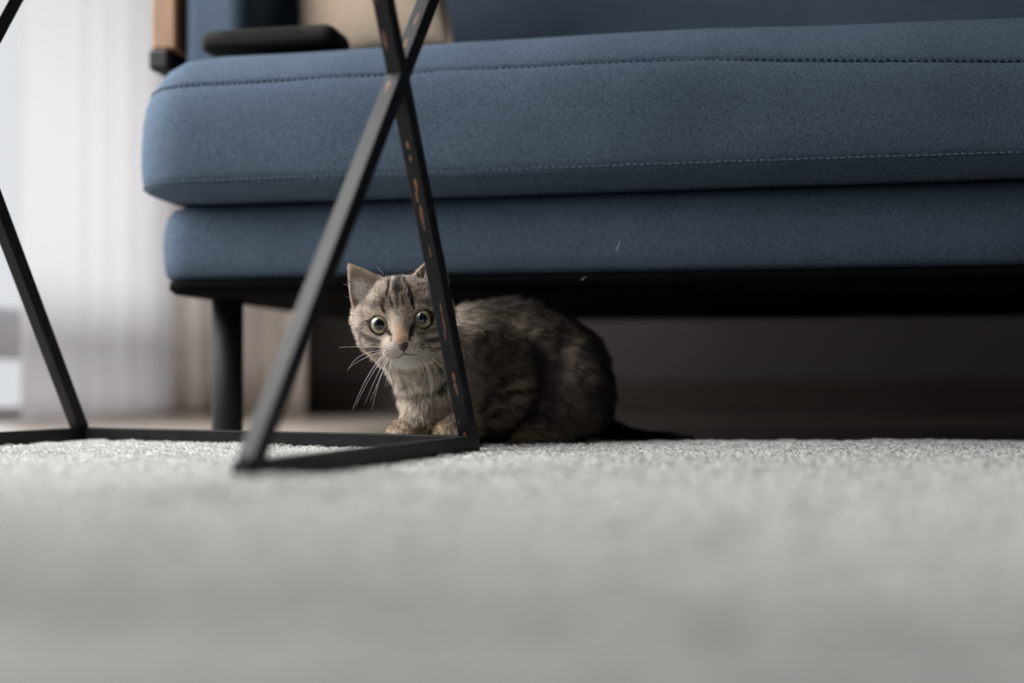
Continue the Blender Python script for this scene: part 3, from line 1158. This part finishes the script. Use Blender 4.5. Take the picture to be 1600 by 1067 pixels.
def project(P):
    return np.stack([800 + FPX * P[:, 0] / P[:, 1], HORIZON - FPX * (P[:, 2] - CAM_Z) / P[:, 1]], -1)


def coat(P, Nrm):
    """linear colour of the coat and its painted shade at each point"""
    n_ = len(P)
    H = to_head(P)
    px_ = project(P)
    nz = vnoise(P, 260, 1)
    nz2 = vnoise(P, 70, 2)
    col = np.tile(np.array(lin(210, 194, 179)), (n_, 1))
    col = col * (1 + 0.22 * nz + 0.16 * nz2)[:, None]

    def blend(msk, rgb):
        nonlocal col
        m_ = np.clip(msk, 0, 1)[:, None]
        col = col * (1 - m_) + np.array(lin(*rgb)) * m_

    r_head = np.sqrt((H[:, 0] / 50) ** 2 + ((H[:, 1] - 4) / 50) ** 2)
    is_head = (H[:, 2] > -48) & (H[:, 1] > -42) & (np.abs(H[:, 0]) < 52) & (H[:, 1] < 70)
    is_head &= (P[:, 1] < HO[1] + 0.046)
    ab = H[:, :2].copy()
    wob = np.stack([vnoise(P, 330, 6), vnoise(P, 330, 7)], -1)
    abw = ab + wob * 0.55
    hm = is_head.astype(float)
    # body
    bm_ = 1 - hm
    blend(bm_ * np.clip((px_[:, 0] - 700) / 60, 0, 1) * 0.95, (84, 74, 66))  # body behind the shoulder darkened, painting in the shade under the sofa
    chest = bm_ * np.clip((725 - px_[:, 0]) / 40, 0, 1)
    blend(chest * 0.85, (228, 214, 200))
    blend(bm_ * np.clip((px_[:, 1] - 645) / 20, 0, 1) * np.clip((735 - px_[:, 0]) / 20, 0, 1) * .7, (186, 158, 132))
    blend(bm_ * np.clip((px_[:, 1] - 672) / 8, 0, 1) * stroke(px_, [np.array([815., 684.]), np.array([865., 684.])], 14) * .6, (140, 112, 90))
    blend(bm_ * stroke(px_, [np.array([765., 640.]), np.array([815., 600.])], 26, .7) * .8, (158, 142, 121))
    pw_ = px_ + np.stack([vnoise(P, 120, 16), vnoise(P, 120, 17)], -1) * 3.0
    for pts, wd, st in BODY_LITE:
        blend(bm_ * stroke(pw_, [np.array(q_, float) for q_ in pts], wd, .7) * st, (150, 136, 121))
    for pts, wd, st in BODY_DARK:
        blend(bm_ * stroke(pw_, [np.array(q_, float) for q_ in pts], wd, .6) * st, (22, 18, 16))
    # head
    blend(hm * np.clip((H[:, 1] - 8) / 10, 0, 1) * (np.clip(1.3 - np.abs(H[:, 0]) / 40, 0, 1)) * (0.42 + 0.25 * nz), (112, 99, 88))
    blend(hm * np.clip((np.abs(H[:, 0]) - 20) / 12, 0, 1) * np.clip((H[:, 1] + 26) / 8, 0, 1) * (0.25 + 0.3 * nz2), (120, 104, 92))
    blend(hm * stroke(ab, [hpx(614, 556), hpx(650, 553)], 9.0, .5) * .75, (232, 220, 210))          # muzzle
    blend(hm * stroke(ab, [hpx(634, 571)], 9.0, .5) * .9, (242, 236, 230))                              # chin
    for ex in (-19.1, 19.1):
        dd = np.linalg.norm(ab - np.array([ex, 0]), axis=1)
        blend(hm * np.clip(1 - np.abs(dd - 11.5) / 3.0, 0, 1) * .6, (226, 210, 192))
    blend(hm * stroke(ab, [hpx(612, 512), hpx(608, 490)], 3.0, .7) * .6, (200, 178, 158))
    blend(hm * stroke(ab, [hpx(650, 508), hpx(640, 486)], 3.0, .7) * .5, (200, 178, 158))
    blend(hm * stroke(ab, [hpx(628, 500), hpx(629, 520)], 4.5, .7) * .45, (150, 122, 104))
    blend(hm * stroke(ab, [hpx(628, 521), hpx(630, 533)], 4.6, .7) * .75, (200, 158, 126))           # orange bridge
    blend(hm * stroke(ab, [hpx(575, 552), hpx(560, 525)], 5.0, .7) * .4, (196, 180, 164))
    blend(hm * stroke(ab, [hpx(590, 518), hpx(575, 518)], 3.5, .7) * .5, (200, 182, 164))
    for pts, wd, st in HEAD_DARK:
        blend(hm * stroke(abw, [hpx(*q_) for q_ in pts], wd, .45) * st, (18, 13, 11))
    # ears: warm rim, pink inside
    for s in (-1, 1):
        a = H[:, 0] * s
        in_ear = hm * np.clip((H[:, 1] - (52 - 0.93 * a)) / 4 - 1, 0, 1) * (H[:, 2] < -6) * (H[:, 1] > 14)
        blend(in_ear * .7, (170, 148, 130))
        inner = in_ear * np.clip(1 - np.hypot((a - 35) / 9, (H[:, 1] - 37) / 13), 0, 1) * 2
        blend(np.clip(inner, 0, 1) * .8, (196, 170, 164))
        back = in_ear * (Nrm[:, 1] > 0.3)
        blend(back * .7, (90, 76, 66))
    return np.clip(col, 0.003, 0.9), hm, H, px_


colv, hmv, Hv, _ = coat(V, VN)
me = bpy.data.meshes.new('kitten')
me.vertices.add(len(V)); me.vertices.foreach_set('co', V.astype(np.float32).ravel())
me.loops.add(len(Q) * 4); me.loops.foreach_set('vertex_index', Q.astype(np.int32).ravel())
me.polygons.add(len(Q)); me.polygons.foreach_set('loop_start', np.arange(0, len(Q) * 4, 4, dtype=np.int32))
me.update(calc_edges=True)
me.polygons.foreach_set('use_smooth', np.ones(len(Q), bool))
ca = me.color_attributes.new('coat', 'FLOAT_COLOR', 'POINT')
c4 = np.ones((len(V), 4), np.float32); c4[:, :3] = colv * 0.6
ca.data.foreach_set('color', c4.ravel())
me.materials.append(M['skin'])
kit = bpy.data.objects.new('kitten', me)
C.objects.link(kit)
tag(kit, 'grey tabby kitten with green eyes crouching under the sofa front, looking out', 'kitten')

# --- fur
tri = np.concatenate([Q[:, [0, 1, 2]], Q[:, [0, 2, 3]]])
ta = np.linalg.norm(np.cross(V[tri[:, 1]] - V[tri[:, 0]], V[tri[:, 2]] - V[tri[:, 0]]), axis=1)
tc = V[tri].mean(1)
headish = np.linalg.norm(tc - HO - np.array([0, .02, 0]), axis=1) < .07
facing = VN[tri[:, 0]][:, 1] < 0.55
wgt = ta * np.where(headish, 2.6, 1.0) * np.where(facing, 1.0, 0.25)
NF = 150000
ti = rng.choice(len(tri), NF, p=wgt / wgt.sum())
u, v = rng.random(NF), rng.random(NF)
fl_ = u + v > 1
u[fl_], v[fl_] = 1 - u[fl_], 1 - v[fl_]
a, b, c_ = V[tri[ti, 0]], V[tri[ti, 1]], V[tri[ti, 2]]
root = a + (b - a) * u[:, None] + (c_ - a) * v[:, None]
nrm = VN[tri[ti, 0]] * (1 - u - v)[:, None] + VN[tri[ti, 1]] * u[:, None] + VN[tri[ti, 2]] * v[:, None]
nrm /= np.linalg.norm(nrm, axis=1)[:, None] + 1e-9
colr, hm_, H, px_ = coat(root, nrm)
# keep eyes, nose leather and the ground clear
keep = np.ones(NF, bool)
for ex in (-19.1, 19.1):
    keep &= ~((np.hypot(H[:, 0] - ex, H[:, 1]) < 8.9) & (H[:, 2] > -14))
keep &= ~((np.hypot(H[:, 0] / 5.4, (H[:, 1] + 22) / 4.6) < 1) & (H[:, 2] > 12))
keep &= ~((root[:, 2] < -0.001) & (nrm[:, 2] < -0.3))
root, nrm, colr, hm_, H, px_ = (x[keep] for x in (root, nrm, colr, hm_, H, px_))
n_ = len(root)
hb = hm_ > 0.5
in_ear = hb & (H[:, 2] < -6) & (H[:, 1] > 14) & (H[:, 1] > 56 - 0.93 * np.abs(H[:, 0]))
dn = np.hypot(H[:, 0], H[:, 1] + 20)
# flow of the coat
fh = np.stack([H[:, 0], H[:, 1] + 18, -0.5 * np.ones(n_) * 30], -1)
low = H[:, 1] < -18
fh[low, 1] = np.minimum(fh[low, 1], -6)
fh[in_ear] = np.stack([np.sign(H[in_ear, 0]) * 12, np.full(in_ear.sum(), 26.), np.full(in_ear.sum(), 0.)], -1)
flow_h = fh @ HM
flow_b = np.tile(np.array([0.75, 0.35, -0.55]), (n_, 1))
ch = np.clip((730 - px_[:, 0]) / 50, 0, 1)[:, None]
flow_b = flow_b * (1 - ch) + np.array([-0.05, -0.25, -1.0]) * ch
ft = np.clip((px_[:, 1] - 660) / 12, 0, 1)[:, None] * ch
flow_b = flow_b * (1 - ft) + np.array([0.0, -1.0, -0.3]) * ft
flow = np.where(hb[:, None], flow_h, flow_b)
flow += 0.0
flow -= nrm * np.sum(flow * nrm, 1)[:, None]
flow /= np.linalg.norm(flow, axis=1)[:, None] + 1e-9
cl = np.stack([vnoise(root, 140, 31), vnoise(root, 140, 32), vnoise(root, 140, 33)], -1)
flow += cl * 0.45 + rng.normal(0, 0.16, (n_, 3))
flow /= np.linalg.norm(flow, axis=1)[:, None] + 1e-9
L = np.where(hb, np.clip(0.0016 + 0.000075 * dn, 0.0018, 0.0055), 0.0085)
L = np.where(hb & (H[:, 1] < -14) & (dn > 22), 0.0065, L)
L = np.where(in_ear, 0.0022, L)
L = np.where(~hb & (ch[:, 0] > .5), 0.0095, L)
L = np.where(~hb & (px_[:, 1] > 658) & (px_[:, 0] < 740), 0.0042, L)
L = np.where(~hb & (px_[:, 0] > 970), 0.0055, L)
L *= 0.7 + 0.5 * rng.random(n_)
lift = np.where(hb, 0.30, 0.42)[:, None] + rng.normal(0, .08, (n_, 1))
K = 5
P = np.zeros((n_, K, 3))
base_ = root - nrm * 0.0006
for k in range(K):
    t = k / (K - 1)
    P[:, k] = base_ + L[:, None] * (nrm * lift * (t - 0.35 * t * t) + flow * (t * 0.95))
P[:, :, 2] = np.maximum(P[:, :, 2], -0.0105)
rad = np.array([1.0, 0.95, 0.8, 0.55, 0.15])[None] * np.where(hb, 0.00013, 0.00017)[:, None]
# agouti ticking: some hairs dark, some pale; tips a little paler
tick = rng.random((n_, 1))
mul = np.where(tick < 0.30, 0.45, np.where(tick > 0.85, 1.45, 1.0)) * (0.85 + 0.3 * rng.random((n_, 1)))
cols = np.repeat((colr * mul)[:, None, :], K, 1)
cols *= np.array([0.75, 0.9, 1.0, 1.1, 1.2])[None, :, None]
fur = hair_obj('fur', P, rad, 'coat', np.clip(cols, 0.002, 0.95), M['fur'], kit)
tag(fur, kind='stuff')

# long pale hairs inside the ears
EH = []
ec = []
for s in (-1, 1):
    for i in range(220):
        t = random.random()
        a0 = s * (24 + 11 * t + random.uniform(-3, 3))
        b0 = 22 + 16 * random.random()
        p0 = head_w(a0, b0, -13 + random.uniform(-2, 2))
        dr = HR * s * random.uniform(.1, 0.9) + HB * random.uniform(0.5, 1.0) + HF * random.uniform(0.1, 0.5)
        dr = dr / np.linalg.norm(dr)
        ln_ = random.uniform(.006, .014)
        EH.append([p0 + dr * ln_ * k / 4 + HR * s * 0.0016 * (k / 4) ** 2 for k in range(5)])
        g = random.uniform(0.5, 0.8)
        ec.append((g, g * .93, g * .89))
EH = np.array(EH)
o = hair_obj('ear_tuft', EH, np.tile(np.array([.00010, .00010, .00008, .00006, .00002]), (len(EH), 1)), 'coat', np.array(ec), M['fur'], kit)
tag(o, kind='stuff')


# --- eyes
def eye_material():
    m = N('green_gold_iris')
    tcn = m.n('ShaderNodeTexCoord')
    sep = m.n('ShaderNodeSeparateXYZ')
    m.l(tcn.outputs['Object'], sep.inputs[0])
    mx_ = m.n('ShaderNodeMath', operation='MULTIPLY'); mx_.inputs[1].default_value = 1.14
    m.l(sep.outputs['X'], mx_.inputs[0])
    cb = m.n('ShaderNodeCombineXYZ')
    m.l(mx_.outputs[0], cb.inputs[0]); m.l(sep.outputs['Z'], cb.inputs[1])
    ln_ = m.n('ShaderNodeVectorMath', operation='LENGTH')
    m.l(cb.outputs[0], ln_.inputs[0])
    dv = m.n('ShaderNodeMath', operation='DIVIDE'); dv.inputs[1].default_value = 0.0092
    m.l(ln_.outputs['Value'], dv.inputs[0])
    c_ = m.ramp(dv.outputs[0], [(0.0, (0.004, 0.005, 0.008)), (0.50, (0.004, 0.006, 0.010)), (0.54, lin(100, 96, 78)), (0.66, lin(150, 142, 116)), (0.84, lin(132, 120, 92)), (0.92, lin(60, 44, 34)), (1.0, lin(20, 14, 12))])
    st = m.noise(m.mapping('Object', (900, 200, 900)), 1.0, 3)
    c2 = m.ramp(st, [(0.3, (0.85,) * 3), (0.7, (1.12,) * 3)])
    m.col(m.mix(1.0, c_, c2, 'MULTIPLY'))
    m.set(Roughness=0.12)
    m.b.inputs['Coat Weight'].default_value = 1.0
    m.b.inputs['Coat Roughness'].default_value = 0.02
    return m.m


M['eye'] = eye_material()
M['lid'] = plain('dark_eyelid', lin(34, 26, 23), 0.5, 0.4)
M['nose'] = plain('brown_nose_leather', lin(66, 47, 43), 0.45, 0.4, vary=0.2, scale=400)
M['mouth'] = plain('dark_lip', lin(74, 56, 50), 0.6, 0.3)
M['whisker'] = plain('white_whisker', lin(225, 220, 218), 0.5, 0.4)
for ex in (-19.1, 19.1):
    bm = bmesh.new()
    bmesh.ops.create_uvsphere(bm, u_segments=32, v_segments=20, radius=0.0092)
    eo = bm_obj('eye', bm, M['eye'], kit, True)
    eo.location = head_w(ex, 0, 1.3)
    eo.rotation_euler = (0, -TH, math.radians(2 if ex < 0 else -2))
    # eyelid: a rounded dark rim around the opening, a little pointed towards the nose
    V_, F_ = [], []
    nseg, ntub = 48, 8
    sg = 1 if ex < 0 else -1
    for i in range(nseg):
        an = 2 * math.pi * i / nseg
        rr_ = 8.1 + 1.5 * max(0, math.cos(an - (math.radians(-38) if sg > 0 else math.radians(218)))) ** 14
        ca_, sa_ = math.cos(an), math.sin(an)
        zc_ = 1.3 + math.sqrt(max(9.3 ** 2 - min(rr_, 9.2) ** 2, 0.3)) - 0.35
        for j in range(ntub):
            a2 = 2 * math.pi * j / ntub
            rad_ = rr_ + 0.35 + 0.6 * math.cos(a2)
            V_.append(head_w(ex + rad_ * ca_, rad_ * sa_, zc_ + 0.95 * math.sin(a2)))
    for i in range(nseg):
        for j in range(ntub):
            F_.append((i * ntub + j, ((i + 1) % nseg) * ntub + j, ((i + 1) % nseg) * ntub + (j + 1) % ntub, i * ntub + (j + 1) % ntub))
    mesh_obj('eyelid', V_, F_, M['lid'], kit)

def face_c(a_, b_, r=1.6):
    """how far the muzzle reaches towards the viewer at (a, b)"""
    k_ = (np.abs(Hv[:, 0] - a_) < r) & (np.abs(Hv[:, 1] - b_) < r) & (Hv[:, 2] > 0)
    return float(Hv[k_, 2].max()) if k_.any() else 10.0


# --- nose leather: rounded triangle with two nostrils
V_, F_ = [], []
nr_, na_ = 8, 28
NOSE_C = face_c(0.6, -20.6, 2.5)
for i in range(nr_ + 1):
    t = i / nr_
    for j in range(na_):
        an = 2 * math.pi * j / na_
        ca_, sa_ = math.cos(an), math.sin(an)
        wid = 6.3 * (1.0 if sa_ > 0 else (1 - 0.55 * (-sa_) ** 1.2))
        x = wid * ca_ * t
        y = (2.9 if sa_ > 0 else 5.6) * sa_ * t
        z = NOSE_C + 0.9 - 3.0 * t ** 2.6 - 0.03 * x * x
        z -= 1.5 * math.exp(-(((abs(x) - 2.9) / 1.1) ** 2 + ((y + 0.6) / 0.8) ** 2))
        z -= 0.35 * math.exp(-(x / 0.4) ** 2) * (y < 0.5)
        V_.append(head_w(0.6 + x, -20.6 + y, z))
for i in range(nr_):
    for j in range(na_):
        F_.append((i * na_ + j, (i + 1) * na_ + j, (i + 1) * na_ + (j + 1) % na_, i * na_ + (j + 1) % na_))
mesh_obj('nose', V_, F_, M['nose'], kit)
# --- mouth line: from below the nose out to both corners
pm = [(-10, -31.0), (-7, -31.0), (-4, -30.4), (-1.4, -29.3), (0.4, -28.2), (2.2, -29.3), (5, -30.2), (9, -30.6), (13, -30.2)]
tube('mouth', [Vector(head_w(x_, y_, face_c(x_, y_) + 0.9)) for x_, y_ in pm], [.0001, .0002, .0003, .0004, .0005, .0004, .0004, .0003, .0001], M['mouth'], kit, 6)
tube('lip_cleft', [Vector(head_w(0.5, y_, face_c(0.5, y_) + 0.9)) for y_ in (-25.4, -26.8, -28.2)], [.0006, .0006, .0006], M['mouth'], kit, 6)


# --- whiskers: root, middle, tip as measured on the photo (pixels, with depth)
def whisker(p0, p1, p2, r=0.00026):
    pts = []
    for k in range(13):
        t = k / 12
        pts.append(p0 * (1 - t) ** 2 + p1 * 2 * t * (1 - t) + p2 * t * t)
    tube('whisker', pts, [r * (1 - 0.8 * k / 12) for k in range(13)], M['whisker'], kit, 5)


WH = [((603, 552), (575, 575), (551, 640)), ((604, 553), (580, 580), (556, 634)), ((606, 556), (590, 580), (570, 632)), ((607, 557), (592, 590), (581, 640)),
      ((609, 557), (596, 580), (588, 606)), ((600, 547), (556, 548), (543, 580)), ((600, 549), (570, 556), (546, 574)), ((598, 543), (570, 540), (530, 543)),
      ((612, 559), (604, 590), (616, 612)), ((606, 559), (590, 600), (578, 628)), ((614, 560), (606, 585), (601, 604)),
      ((654, 556), (672, 575), (676, 600)), ((656, 556), (680, 590), (671, 630)), ((657, 555), (684, 585), (673, 622)), ((652, 557), (666, 580), (664, 600)),
      ((660, 551), (690, 560), (706, 606)), ((661, 550), (692, 565), (704, 596)), ((662, 547), (690, 552), (708, 578)), ((660, 553), (685, 575), (698, 612)),
      ((663, 544), (690, 548), (716, 562)), ((648, 560), (655, 578), (652, 596))]
for p0, p1, p2 in WH:
    Y0 = 0.984
    if p2[0] > 680:
        whisker(at(*p0, Y0 + .002), at(*p1, Y0 + .012), at(*p2, Y0 + .022), .00022)
    else:
        whisker(at(*p0, Y0 + .002), at(*p1, Y0 - .004), at(*p2, Y0 + .004), .00026 if p2[1] > 600 else .00020)
# brow hairs
for p0, p1, p2 in (((592, 484), (588, 460), (588, 428)), ((590, 486), (580, 460), (574, 432)), ((662, 478), (662, 450), (655, 420)), ((600, 430), (596, 424), (588, 416))):
    whisker(at(*p0, .998), at(*p1, .992), at(*p2, 1.0), .00013)

# loose pale hairs lying on the sofa front and hanging below it
for i, (p0, p1, p2, Yh) in enumerate((((962, 392), (966, 386), (968, 377), 1.062), ((908, 438), (914, 432), (917, 433), 1.072))):
    pts = []
    for k in range(7):
        t = k / 6
        pts.append(at(*p0, Yh) * (1 - t) ** 2 + at(*p1, Yh) * 2 * t * (1 - t) + at(*p2, Yh) * t * t)
    o = tube('cat_hair', pts, [.00012] * 7, M['whisker'], None, 5)
    tag(o, ('single pale hair stuck upright on the blue sofa base' if i == 0 else 'tiny curled pale hair hanging below the sofa base edge'), 'hair')
